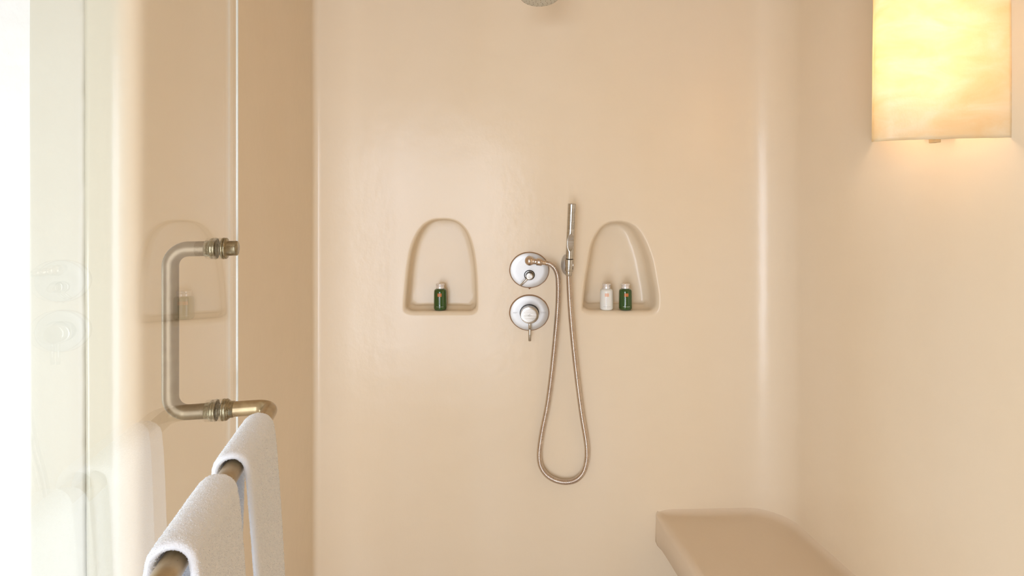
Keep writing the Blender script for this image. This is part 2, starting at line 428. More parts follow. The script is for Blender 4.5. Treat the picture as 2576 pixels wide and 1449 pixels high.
holed_wall('wall_side', 'x', -2.3, -0.95, 1.3, 0.50, 1.08, 0.25, 1.35, PLW, -0.1)
V = [(-2.4, -1.07, 0), (1.6, -1.07, 0), (1.6, 2.12, 0), (-2.4, 2.12, 0)]
struct(mesh('floor', V+[(x, y, -0.1) for x, y, z in V], [(0, 1, 2, 3), (7, 6, 5, 4), (0, 4, 5, 1), (1, 5, 6, 2), (2, 6, 7, 3), (3, 7, 4, 0)], FLOOR, None, False))
CEIL = plaster('ceiling_plaster', (0.62, 0.49, 0.36), (0.66, 0.53, 0.40), 0.5, 0.2)
struct(mesh('ceiling', [(x, y, HT) for x, y, z in V]+[(x, y, HT+0.1) for x, y, z in V], [(0, 3, 2, 1), (4, 5, 6, 7), (0, 1, 5, 4), (1, 2, 6, 5), (2, 3, 7, 6), (3, 0, 4, 7)], CEIL, None, False))
for nm, ax, c, a0, a1, z0, z1 in (('window_1', 'y', -1.0, -1.20, 0.0, 0.04, 2.14), ('window_2', 'x', -2.35, 0.50, 1.08, 0.25, 1.35)):
    e = bpy.data.objects.new(nm, None); C.objects.link(e); struct(e); fw = 0.045
    e.location = ((a0+a1)/2, c, z0) if ax == 'y' else (c, (a0+a1)/2, z0)
    def fb(n_, u0, u1, v0, v1, mat=FRAME, h=0.02):
        lo, hi = ((u0, c-h, v0), (u1, c+h, v1)) if ax == 'y' else ((c-h, u0, v0), (c+h, u1, v1))
        box(n_, lo, hi, mat, e, 0.003 if h > 0.01 else 0)
    fb('jamb', a0, a0+fw, z0, z1); fb('jamb', a1-fw, a1, z0, z1)
    fb('rail', a0+fw, a1-fw, z0, z0+fw); fb('rail', a0+fw, a1-fw, z1-fw, z1)
    m_ = (a0+a1)/2; fb('mullion', m_-0.02, m_+0.02, z0+fw, z1-fw)
    for q0, q1 in ((a0+fw, m_-0.02), (m_+0.02, a1-fw)): fb('pane', q0, q1, z0+fw, z1-fw, GLASS, 0.003)
# ---------------------------------------------------------------- floating plaster bench
BH = 0.4025
right_run = [p for p in path if 0.0 < p.x and p.y > 1.28 and p.x > 0.52]           # along right wall, cove and back wall
out = []
for p in right_run: out.append((p.x, p.y, 1.0))
out = out[::-1]                                                                     # back wall -> front along right wall
free = fillet([(out[-1][0], out[-1][1]-0.01, 0), (0.95, 1.22, 0), (0.602, 1.20, 0), (0.513, 2.0, 0)], [0, 0.1, 0.12, 0], 12)
free = resample(free, 0.02)[1:-1]
ring = [(x, y, 1.0) for x, y, _ in out]+[(p.x, p.y, 0.0) for p in free]
n = len(ring); wt = [r[2] for r in ring]
for _ in range(10): wt = [(wt[j-1]+wt[j]+wt[(j+1) % n])/3 for j in range(n)]
NR_ = []
for j in range(n):
    a, b_ = ring[j-1], ring[(j+1) % n]; t = Vector((b_[0]-a[0], b_[1]-a[1], 0)).normalized(); NR_.append(Vector((t.y, -t.x, 0)))
cen = Vector((0.83, 1.6, 0))
NR_ = [q if q.dot(cen-Vector((ring[j][0], ring[j][1], 0))) > 0 else -q for j, q in enumerate(NR_)]
for j in range(n):
    cdv = cen-Vector((ring[j][0], ring[j][1], 0)); NR_[j] = cdv/max(0.05, cdv.dot(NR_[j]))
V, Fc = [], []
RC, RF = 0.030, 0.024
rows = [('b', 0.03), ('b', 0.012), ('b', 0)]+[('c', a/10*PI/2) for a in range(11)]+[('i', 0.01), ('i', 0.03)]
for kind, a in rows:
    for j in range(n):
        x, y, _ = ring[j]; f = wt[j]
        if kind == 'b': o_f, h_f = a, -0.108-0.0+(-0.004 if a > 0.02 else 0)+(0.012 if a == 0 else 0); o_w, h_w = -0.012, h_f
        elif kind == 'c': o_f, h_f = RF*(1-math.cos(a)), -RF*(1-math.sin(a)); o_w, h_w = -0.006+(RC+0.006)*(1-math.cos(a)), RC*(1-math.sin(a))
        else: o_f, h_f = RF+a, 0; o_w, h_w = RC+a, 0
        q = Vector((x, y, 0))+NR_[j]*(o_f*(1-f)+o_w*f)
        V.append((q.x, q.y, BH+h_f*(1-f)+h_w*f+0.0015*noise.noise(Vector((x*6, y*6, a)))))
for r_ in range(len(rows)-1):
    for j in range(n): j2 = (j+1) % n; Fc.append((r_*n+j, r_*n+j2, (r_+1)*n+j2, (r_+1)*n+j))
last = (len(rows)-1)*n; ci = len(V); V.append((0.80, 1.6, BH)); Fc += [(last+j, last+(j+1) % n, ci) for j in range(n)]
ci = len(V); V.append((0.80, 1.6, BH-0.112)); Fc += [(j, (j+1) % n, ci) for j in range(n)][::-1]
tag(mesh('shower_bench', V, Fc, PLF), 'smooth tan plaster bench slab built into the right corner of the shower', 'bench')
# ---------------------------------------------------------------- glass door with pull and towel bar
u = Vector((-0.2008, 0.9796, 0)); nv = Vector((0.9796, 0.2008, 0)); UP = Vector((0, 0, 1))
P0 = Vector((-0.4558, 0.8765, 0))
zb, zt = EYE-0.3199, EYE-0.0657
door = thing('glass_door', 'frameless clear glass shower door standing open at left, with bronze handle', 'door', (P0.x-0.2*u.x, P0.y-0.2*u.y, 0.02))
s0, s1, th = -0.93, 0.0895, 0.008
def slab(a, b, t0, t1, z0, z1, name, mat, par, bev=0):
    V = []
    for z in (z0, z1):
        for s, t in ((a, t0), (b, t0), (b, t1), (a, t1)): q = P0+u*s+nv*t; V.append((q.x, q.y, z))
    return mesh(name, V, [(0, 1, 2, 3), (4, 5, 6, 7), (0, 1, 5, 4), (1, 2, 6, 5), (2, 3, 7, 6), (3, 0, 4, 7)], mat, par, False)
slab(s0, s1-0.004, -th, 0, 0.02, 2.45, 'pane', GLASS, door)
o = slab(s1-0.004, s1, -0.003, 0.0, 0.02, 2.45, 'polished_edge', EDGE, door); o['label'] = 'bright polished edge of the glass'
RT = 0.0117
def bar(points, rad, name, par, mat=BRONZE, r=RT):
    pts = resample(fillet(points, rad, 24), 0.004)
    V, Fc = sweep(pts, r, 36); return mesh(name, V, Fc, mat, par)
def pz(s, t, z): q = P0+u*s+nv*t; return Vector((q.x, q.y, z))
def collars(s, z, side, par, nut=False):
    d = nv*side
    prof = crisp([(0.0, 0.0115), (0.0, 0.0168), (0.0025, 0.0172), (0.0035, 0.0158), (0.0045, 0.0168), (0.0075, 0.0165), (0.0085, 0.0148), (0.010, 0.0148), (0.0105, 0.0128), (0.017, 0.0126), (0.017, 0.011)], 0.0005)
    V, Fc = profile_axis(pz(s, 0 if side > 0 else -th, z), d, prof, 40)
    return mesh('collar', V, Fc, BRONZE2, par)
tb = bar([pz(0, 0.004, zb), pz(0, 0.0735, zb), pz(-0.47, 0.0735, zb), pz(-0.47, 0.004, zb)], 0.024, 'towel_bar', door, BRASS)
tb['label'] = 'horizontal bronze towel bar on the near side of the glass'
collars(0, zb, 1, tb); collars(-0.47, zb, 1, tb)
pull = bar([pz(0, -th-0.004, zb), pz(0, -0.0745, zb), pz(0, -0.0745, zt), pz(0, -th-0.004, zt)], 0.026, 'pull_handle', door)
pull['label'] = 'upright C-shaped bronze pull seen through the glass'
collars(0, zb, -1, pull); collars(0, zt, -1, pull)
V, Fc = profile_axis(pz(0, 0, zt), nv, crisp([(0, 0.0165), (0.003, 0.0172), (0.0035, 0.0135), (0.004, 0.0168), (0.0065, 0.0165), (0.0075, 0.0118), (0.0205, 0.0118), (0.0225, 0.0108), (0.0225, 0.0)], 0.0006), 40)
cap = mesh('bolt_cap', V, Fc, BRONZE2, door); cap['label'] = 'round bronze bolt cap at the top of the pull'
V, Fc = profile_axis(pz(-0.47, 0, zb)-nv*th, -nv, crisp([(0, 0.0165), (0.006, 0.0165), (0.0065, 0.0118), (0.0205, 0.0118), (0.0205, 0.0)], 0.0006), 40)
mesh('bolt_cap', V, Fc, BRONZE2, door)
# ---------------------------------------------------------------- towels over the bar
def towel(sa, sb, label, seed):
    rng = random.Random(seed)
    ri, ro = 0.0135, 0.0222; dl = 0.36; mi = (ri+ro)/2; hl = (ro-ri)/2
    cl = []   # centreline (t, dz, normal)
    for k in range(61):
        f = k/60; z = -dl*(1-f); cl.append((-(mi+0.014*(-z/dl)**0.7), z))
    for k in range(1, 24):
        a = PI-PI*k/24; cl.append((mi*math.cos(a), mi*math.sin(a)))
    for k in range(61):
        f = k/60; z = -dl*f; cl.append((mi+0.020*(-z/dl)**0.7, z))
    nrm = []
    for k in range(len(cl)):
        a, b_ = cl[max(k-1, 0)], cl[min(k+1, len(cl)-1)]; t = Vector((b_[0]-a[0], b_[1]-a[1])).normalized(); nrm.append(Vector((-t.y, t.x)))
    st = 64; V, Fc = [], []; m = len(cl)*2
    for i in range(st+1):
        f = i/st
        e = min(f, 1-f)*abs(sb-sa)
        k_ = 1.0 if e > 0.008 else math.sqrt(max(0.0, 1-((0.008-e)/0.008)**2))*0.85+0.15
        s = sa+(sb-sa)*f
        loop = []
        for q, (t, z) in enumerate(cl):
            ww = 0.0026*noise.noise(Vector((s*22+seed, t*12, z*3)))*min(1, max(0, -z)/0.12)
            loop.append((t+nrm[q].x*(hl*k_)+ww, z+nrm[q].y*(hl*k_)))
        for q in range(len(cl)-1, -1, -1):
            t, z = cl[q]
            ww = 0.0026*noise.noise(Vector((s*22+seed, t*12, z*3)))*min(1, max(0, -z)/0.12)
            loop.append((t-nrm[q].x*(hl*k_)+ww, z-nrm[q].y*(hl*k_)))
        for t, z in loop:
            p = pz(s, 0.0735+t, zb+z+0.0015)
            g = 0.0005*noise.noise(p*260)
            V.append(p+nv*g*(1 if t > 0 else -1)+UP*g)
    for i in range(st):
        for k in range(m): k2 = (k+1) % m; Fc.append((i*m+k, i*m+k2, (i+1)*m+k2, (i+1)*m+k))
    Fc.append(tuple(range(m))); Fc.append(tuple(st*m+k for k in range(m))[::-1])
    base = pz((sa+sb)/2, 0.0735, zb-dl)
    e = thing('hand_towel', label, 'towel', base, 'white towels hung over the bronze bar')
    cloth = mesh('terry_cloth', V, Fc, TOWEL, e)
    # terry loops standing off the cloth
    PV, PF = [], []
    me = cloth.data; polys = [p for p in me.polygons if len(p.vertices) == 4 and p.center.z > 0.12]
    areas = np.array([p.area for p in polys]); cum = np.cumsum(areas)/areas.sum()
    for _ in range(46000):
        p = polys[int(np.searchsorted(cum, rng.random()))]
        vv = [me.vertices[i].co for i in p.vertices]
        a, b_ = rng.random(), rng.random()
        q = vv[0].lerp(vv[1], a).lerp(vv[3].lerp(vv[2], a), b_)
        nn = p.normal; t1 = nn.orthogonal().normalized(); t2 = nn.cross(t1)
        an = rng.random()*2*PI; w_ = t1*math.cos(an)+t2*math.sin(an)
        h = rng.uniform(0.0003, 0.0009); lean = (t1*rng.uniform(-1, 1)+t2*rng.uniform(-1, 1))*0.5*h
        c = len(PV); ww = w_*0.0002
        PV += [q-ww-nn*0.0002, q+ww-nn*0.0002, q+nn*h*0.7+ww+lean*0.6, q+nn*h*0.7-ww+lean*0.6, q+nn*h+lean]
        PF += [(c, c+1, c+2, c+3), (c+3, c+2, c+4)]
    me2 = bpy.data.meshes.new('pile'); me2.from_pydata([tuple(v) for v in PV], [], PF); me2.update()
    pile = link('pile', me2, TOWEL, e); pile['kind'] = 'stuff'
    return e
def s_at(z): return (z-0.8913)/0.9796           # bar position lying z metres in front of the camera
towel(s_at(0.668), s_at(0.805), 'white terry towel hung at the far end of the bronze bar', 3)
towel(s_at(0.490), s_at(0.622), 'white terry towel on the bronze bar, nearest the camera', 11)
# ---------------------------------------------------------------- valves
def disc(cx, cy, y0, y1, rx, rz, name, mat, par, bev=0.0012, seg=72, dish=0):
    """upright oval plate facing the camera, from depth y0 (back) to y1 (front)"""
    c = at(cx, cy, (y0+y1)/2); V, Fc = [], []
    prof = [(y0, 1), (y1+bev, 1), (y1+bev*0.3, 1-0.3*bev/rx), (y1, 1-bev/rx), (y1-dish*0.5, 0.7), (y1-dish, 0.35)]
    for yy, k in prof:
        for j in range(seg): a = 2*PI*j/seg; V.append((c.x+rx*k*math.cos(a), yy, c.z+rz*k*math.sin(a)))
    for i in range(len(prof)-1):
        for j in range(seg): j2 = (j+1) % seg; Fc.append((i*seg+j, i*seg+j2, (i+1)*seg+j2, (i+1)*seg+j))
    for i in (0, len(prof)-1): Fc.append(tuple(i*seg+j for j in range(seg)))
    return mesh(name, V, Fc, mat, par)
S = 2.0/F
def sealant(cx, cy, par):
    c = at(cx, cy, 2.0); V, Fc = [], []; seg = 120
    for k, yy in ((0.97, 1.994), (1.0, 1.994), (1.03, 2.001)):
        for j in range(seg):
            a = 2*PI*j/seg; jj = k+(0.012*noise.noise(Vector((math.cos(a)*4, math.sin(a)*4, cy))) if k > 1 else 0)
            V.append((c.x+0.0702*jj*math.cos(a), yy, c.z+0.0634*jj*math.sin(a)))
    for i in range(2):
        for j in range(seg): j2 = (j+1) % seg; Fc.append((i*seg+j, i*seg+j2, (i+1)*seg+j2, (i+1)*seg+j))
    return mesh('sealant', V, Fc, GROUT, par)
def rod(a, b, r, name, mat, par, seg=20):
    a, b = Vector(a), Vector(b); l = (b-a).length
    V, Fc = profile_axis(a, b-a, crisp([(0, r*0.8), (0, r), (l, r), (l, r*0.2)], 0.0008), seg); return mesh(name, V, Fc, mat, par)
# lower: mixer
e = thing('shower_mixer', 'lower round steel shower mixer, plate marked hot and cold, lever pointing down', 'valve', at(1331.5, 786.4, 2.0))
disc(1331.5, 786.4, 2.004, 1.990, 48.3*S, 43.6*S, 'cover_plate', PLATE, e, 0.002, dish=0.0004)
sealant(1331.5, 786.4, e)
disc(1331.7, 787.5, 1.9905, 1.9865, 24.2*S, 22.2*S, 'rubber_ring', RUBBER, e, 0.0008)
kn = disc(1331.9, 790, 1.9865, 1.939, 23.1*1.94/F, 21.2*1.94/F, 'knob', STEEL, e, 0.0014)
c = at(1331.9, 790, 1.9630)
def marks(par, pts, w_, h_, y, mat, name='print'):
    V, Fc = [], []
    for (px, py, ww, hh) in pts:
        q = at(px, py, y); a = len(V)
        for dx, dz in ((-ww, -hh), (ww, -hh), (ww, hh), (-ww, hh)): V.append((q.x+dx*w_, y, q.z+dz*h_))
        Fc.append((a, a+1, a+2, a+3))
    return mesh(name, V, Fc, mat, par, False, False)
kc = at(1331.9, 790, (1.9865+1.939)/2)
fy = HY+(EYE-kc.z)/1.9388*F
marks(kn, [(1328.6+i*1.35, fy+1.2, 0.42, 1) for i in range(7)]+[(1332.5, fy-2.2, 2.2, 0.35)], 0.001, 0.0011, 1.9385, ENGR)
lz = kc.z-21*1.94/F
kx = at(1332.6, 800, 1.955).x
lv = rod((kx, 1.956, lz+0.004), (kx, 1.956, lz-0.0215), 0.0048, 'lever', STEEL, e)
rod((kx, 1.956, lz-0.0222), (kx, 1.956, lz-0.0645), 0.0051, 'lever_tip', STEEL, lv)
def text(body, size, loc, mat, par, name='lettering'):
    cu = bpy.data.curves.new(name, 'FONT'); cu.body = body; cu.size = size; cu.align_x = 'CENTER'; cu.align_y = 'CENTER'; cu.extrude = 0.00008
    t = bpy.data.objects.new(name, cu); C.objects.link(t); bpy.context.view_layer.update()
    me = bpy.data.meshes.new_from_object(t.evaluated_get(bpy.context.evaluated_depsgraph_get()))
    bpy.data.objects.remove(t)
    V = [(v.co.x+loc[0], loc[1]-v.co.z, v.co.y+loc[2]) for v in me.vertices]; Fc = [tuple(p.vertices) for p in me.polygons]
    return mesh(name, V, Fc, mat, par, False)
plz = kc = at(1331.5, 786.4, 1.997)
LET = plain('faint_etching', (0.40, 0.39, 0.38), 0.5)
text('HOT', 0.0070, (plz.x-0.0505, 1.9896, plz.z+0.0005), LET, e)
text('COLD', 0.0070, (plz.x+0.0500, 1.9896, plz.z+0.0015), LET, e)
# upper: diverter with hose outlet
e = thing('shower_diverter', 'upper round steel diverter plate with ball outlet and small angled lever', 'valve', at(1331.5, 679, 2.0))
disc(1331.5, 679, 2.004, 1.990, 48.5*S, 43.6*S, 'cover_plate', PLATE, e, 0.002, dish=0.0004)
sealant(1331.5, 679, e)
disc(1331.9, 692, 1.9905, 1.9875, 13.6*S, 12.6*S, 'rubber_ring', RUBBER, e, 0.0006)
disc(1331.9, 692.2, 1.9875, 1.9845, 11.3*S, 10.5*S, 'steel_ring', STEEL, e, 0.0006)
disc(1331.9, 692.4, 1.9845, 1.9835, 10.0*S, 9.3*S, 'rubber_ring', RUBBER, e, 0.0003)
kn = disc(1332.2, 694.0, 1.9835, 1.945, 8.9*1.95/F, 8.4*1.95/F, 'knob', STEEL, e, 0.0012)
marks(kn, [(1332.4, 696.8, 1.6, 0.5)], 0.001, 0.001, 1.9445, ENGR)
a = at(1328.5, 700, 1.957); b_ = at(1309.5, 718.5, 1.957)
rod(a, b_, 0.0037, 'lever', STEEL, e)
bc = at(1332, 656.2, 1.948)
V, Fc = profile_axis(Vector((bc.x, 1.991, bc.z+0.002)), (0, -1, 0), [(0, 0.012), (0.03, 0.0115), (0.04, 0.011)], 32); mesh('outlet_stem', V, Fc, NICKEL, e)
V, Fc = profile_axis(bc+Vector((0, 0.0165, 0)), (0, -1, 0), [(0.0165-0.0165*math.cos(t*PI/20), 0.0165*math.sin(t*PI/20)) for t in range(21)], 40)
ball = mesh('outlet_ball', V, Fc, NICKEL, e)
d = (at(1374, 661.5, 1.948)-bc).normalized()
V, Fc = profile_axis(bc+d*0.010, d, crisp([(0, 0.0125), (0.006, 0.0098), (0.0150, 0.0092), (0.0150, 0.0125), (0.0335, 0.0125), (0.0345, 0.0100), (0.0345, 0.0082), (0.052, 0.0078), (0.052, 0.006)], 0.0006), 36)
mesh('hose_nut', V, Fc, NICKEL, e)
# rust marks below the plates are part of the wall's plaster face
V, Fc = [], []
for (px, py, r_) in [(1332.5, 724.2, 2.6), (1329.5, 723.4, 1.5), (1336, 723.2, 1.6), (1331.5, 726.2, 1.3), (1353.5, 716.8, 1.9), (1356, 714.8, 1.0)]:
    c = at(px, py, 2.0); a0 = len(V); V.append((c.x, 1.9925, c.z))
    for k in range(10):
        an = 2*PI*k/10; rr = r_*S*random.uniform(0.75, 1.25); V.append((c.x+rr*math.cos(an), 1.998, c.z+rr*math.sin(an)))
    Fc += [(a0, a0+1+k, a0+1+(k+1) % 10) for k in range(10)]
mesh('rust_spots', V, Fc, STAIN, e)
# ---------------------------------------------------------------- hand shower, holder, hose
e = thing('shower_holder', 'oval steel wall bracket clasping the hand shower', 'bracket', at(1428, 666, 2.0))
c = at(1426, 666, 1.99); V, Fc = [], []; seg = 56
prof = [(2.004, 1.0), (1.992, 1.0), (1.984, 0.95), (1.977, 0.83), (1.972, 0.62), (1.970, 0.3)]
for yy, k in prof:
    for j in range(seg): an = 2*PI*j/seg; V.append((c.x+0.0205*k*math.cos(an), yy, c.z+0.0375*k*math.sin(an)))
for i in range(len(prof)-1):
    for j in range(seg): j2 = (j+1) % seg; Fc.append((i*seg+j, i*seg+j2, (i+1)*seg+j2, (i+1)*seg+j))
for i in (0, len(prof)-1): Fc.append(tuple(i*seg+j for j in range(seg)))
mesh('rosette', V, Fc, PLATE, e)
HYD = 1.925
ha, hb = at(1438.8, 512, HYD-0.012), at(1430.5, 692, HYD+0.004)      # axis of hand shower
ax = (hb-ha).normalized(); Lh = (hb-ha).length
def ap(py): return ha+ax*(Lh*(py-512)/180)
q = ap(668); rod((q.x, 1.975, q.z), (q.x, HYD+0.012, q.z), 0.0095, 'arm', STEEL, e)
frontv0 = (Vector((0, -1, 0))-ax*Vector((0, -1, 0)).dot(ax)).normalized(); sidev0 = ax.cross(frontv0); sidev0 = sidev0 if sidev0.x > 0 else -sidev0
# clasp: open ring round the cone
V, Fc = [], []; seg = 40; a0_, a1_ = math.radians(-65), math.radians(245)
t1 = ax.cross(Vector((0, 1, 0))).normalized(); t2 = ax.cross(t1)
rows_ = [(653, 0.0150), (651.6, 0.0156), (651.6, 0.0166), (653, 0.0171), (680, 0.0160), (682, 0.0152), (682, 0.0128), (680, 0.0124), (653, 0.0150)]
for k in range(seg+1):
    an = math.radians(20)+(2*PI-math.radians(40))*k/seg
    for (py, r_) in rows_: V.append(ap(py)+(t1*math.cos(an)+t2*math.sin(an))*r_*0.92)
m = len(rows_)
for k in range(seg):
    for i in range(m-1): Fc.append((k*m+i, k*m+i+1, (k+1)*m+i+1, (k+1)*m+i))
Fc.append(tuple(range(m-1))); Fc.append(tuple(seg*m+i for i in range(m-1)))
mesh('clasp', V, Fc, STEEL, e)
for py in (661.5, 671.5):
    V, Fc = sweep([ap(py+0.0)+(frontv0*math.cos(math.radians(a_))+sidev0*math.sin(math.radians(a_)))*0.0141 for a_ in range(-36, 40, 6)], 0.0008, 8); mesh('clasp_slot', V, Fc, RUBBER, e)
V, Fc = sweep([ap(656)+(frontv0*0.55+sidev0*0.83)*0.0155, ap(676)+(frontv0*0.55+sidev0*0.83)*0.0155], 0.0016, 10); mesh('clasp_lug', V, Fc, STEEL, e)
# hand shower
hs = thing('hand_shower', 'slim brushed steel hand shower standing in its wall bracket', 'hand shower', ap(690))
V, Fc = [], []; seg = 64
def dent(py):       # thumb hollow on the front
    return max(0.0, 1-((py-609)/22.0)**2)
pys = [512, 512.3, 513]+[514+i*1.5 for i in range(90)]+[649, 650.5, 650.5]
frontv = (Vector((0, -1, 0))-ax*Vector((0, -1, 0)).dot(ax)).normalized(); sidev = ax.cross(frontv)
def hr(py): return (0.01425-0.0009*(py-512)/140)
for i, py in enumerate(pys):
    r_ = hr(py)*(0.6 if i == 0 else 0.9 if i == 1 else 1.0)
    if i == len(pys)-1: r_ *= 0.8
    for j in range(seg):
        an = 2*PI*j/seg; x_, y_ = r_*math.sin(an), r_*math.cos(an)
        dd = dent(py)
        if dd > 0:
            lim = hr(py)*(1-0.42*dd)
            hw = hr(py)*0.83*math.sqrt(dd)
            if y_ > lim and abs(x_) < hr(py)*0.86: y_ = lim+0.25*(y_-lim)*0+ (0 if True else 0)
        V.append(ap(py)+frontv*y_+sidev*x_)
for i in range(len(pys)-1):
    for j in range(seg): j2 = (j+1) % seg; Fc.append((i*seg+j, i*seg+j2, (i+1)*seg+j2, (i+1)*seg+j))
Fc.append(tuple(range(seg))); Fc.append(tuple((len(pys)-1)*seg+j for j in range(seg)))
mesh('wand', V, Fc, STEEL, hs)
V, Fc = [], []
for r_ in range(13):
    for c_ in range(6):
        an = math.radians(-34+c_*15.5)
        py = 525.5+r_*3.95+(1.6 if c_ % 2 else 0)
        out_ = frontv*math.cos(an)-sidev*math.sin(an)*(-1 if sidev.x > 0 else 1)
        out_ = frontv*math.cos(an)+sidev*math.sin(an)*(1 if sidev.x > 0 else -1)
        q = ap(py)+out_*(hr(py)+0.0002); a1 = out_.cross(ax).normalized(); a0 = len(V); V.append(q+out_*0.0004)
        for k in range(6): V.append(q+(a1*math.cos(k*PI/3)+ax*math.sin(k*PI/3))*0.00085)
        Fc += [(a0, a0+1+k, a0+1+(k+1) % 6) for k in range(6)]
nz = mesh('nozzles', V, Fc, RUBBER, hs)
V, Fc = profile_axis(ap(650.3), ax, [(0, 0.0118), (0.004, 0.0118)], 40); mesh('rubber_gasket', V, Fc, RUBBER, hs)
V, Fc = profile_axis(ap(652.5), ax, crisp([(0, 0.011), (0, 0.0128), (0.014, 0.0126), (0.014, 0.0118), (0.0155, 0.0118), (0.0155, 0.0122), (0.038, 0.0112), (0.038, 0.0106), (0.0395, 0.0106), (0.0395, 0.0111), (0.056, 0.0107), (0.057, 0.008)], 0.0005), 40)
mesh('cone_nut', V, Fc, STEEL, hs)
# hose
hp = [(1374, 661.5, 1.948), (1385, 665, 1.946), (1395, 674, 1.945), (1402, 690, 1.945), (1404.5, 712, 1.948), (1404.3, 750, 1.955), (1401.5, 800, 1.96), (1397, 850, 1.965), (1389, 930, 1.972), (1378, 1015, 1.978), (1365, 1080, 1.98), (1358, 1125, 1.981), (1357, 1155, 1.981), (1363, 1178, 1.981), (1378, 1197, 1.981), (1400, 1209, 1.981), (1424, 1213, 1.981), (1447, 1208, 1.98), (1465, 1192, 1.979), (1474, 1168, 1.978), (1477, 1140, 1.977), (1474, 1105, 1.975), (1464, 1045, 1.971), (1454, 970, 1.965), (1445, 890, 1.957), (1437.5, 810, 1.947), (1433, 745, 1.937), (1430.7, 694, 1.9295)]
hw = catmull([at(*q) for q in hp], 14)
dens = resample(hw, 0.0041/6)
prof6 = [0.0064, 0.0090, 0.0096, 0.0098, 0.0096, 0.0091]
R = [prof6[i % 6] for i in range(len(dens))]
V, Fc = sweep(dens, R, 18)
hose = mesh('shower_hose', V, Fc, HOSE, None)
tag(hose, 'ribbed metal shower hose hanging in a long loop below the hand shower', 'hose')
# ---------------------------------------------------------------- overhead shower
sh = at(1358, -9.5, 1.70); tilt = math.radians(9.0)
e = thing('overhead_shower', 'round grey overhead shower head with dark nozzles at top edge', 'shower head', sh)
dn = Vector((0, -math.sin(tilt), -math.cos(tilt)))
e1 = Vector((1, 0, 0)); e2 = dn.cross(e1)
HEAD = metal('shower_head_face', (0.58, 0.55, 0.46), 0.5, 0, (30, 30, 30), 0.05, (0.62, 0.59, 0.50), 0.3)
HRIM = metal('shower_head_rim', (0.55, 0.42, 0.33), 0.3, 0, (30, 30, 30), 0.05)
R0 = 0.0625
V, Fc = profile_axis(sh-dn*0.0, dn, [(-0.075, 0.012), (-0.055, 0.014), (-0.045, 0.024), (-0.02, 0.05), (-0.012, R0-0.001), (-0.003, R0), (0.0, R0-0.0015), (0.0006, R0-0.003)], 72)
mesh('bell', V, Fc, HRIM, e)
V, Fc = profile_axis(sh+dn*0.0006, dn, [(-0.001, R0-0.003), (0.0008, R0-0.0032), (0.0012, R0-0.006)], 72)
mesh('face', V, Fc, HEAD, e)
V, Fc = [], []
for nr, rr in ((22, 0.0560), (20, 0.0485), (17, 0.041), (13, 0.032), (9, 0.022), (5, 0.011)):
    for k in range(nr):
        an = 2*PI*k/nr+rr*31
        q = sh+dn*0.0015+(e1*math.cos(an)+e2*math.sin(an))*rr; a0 = len(V); V.append(q+dn*0.0014)
        for j in range(8): V.append(q+(e1*math.cos(j*PI/4)+e2*math.sin(j*PI/4))*0.0017)
        Fc += [(a0, a0+1+j, a0+1+(j+1) % 8) for j in range(8)]
mesh('nozzles', V, Fc, plain('dark_nozzle', (0.16, 0.11, 0.07), 0.6), e)
top = sh-dn*0.07
pts = resample(fillet([top, top+Vector((0, 0.01, 0.075)), Vector((sh.x, 2.0, top.z+0.10))], [0, 0.04, 0], 12), 0.006)
V, Fc = sweep(pts, 0.0095, 24); mesh('arm', V, Fc, HRIM, e)
V, Fc = profile_axis(Vector((sh.x, 2.003, top.z+0.10)), (0, -1, 0), crisp([(0, 0.03), (0.006, 0.03), (0.010, 0.02), (0.010, 0.009)], 0.001), 48); mesh('flange', V, Fc, HRIM, e)
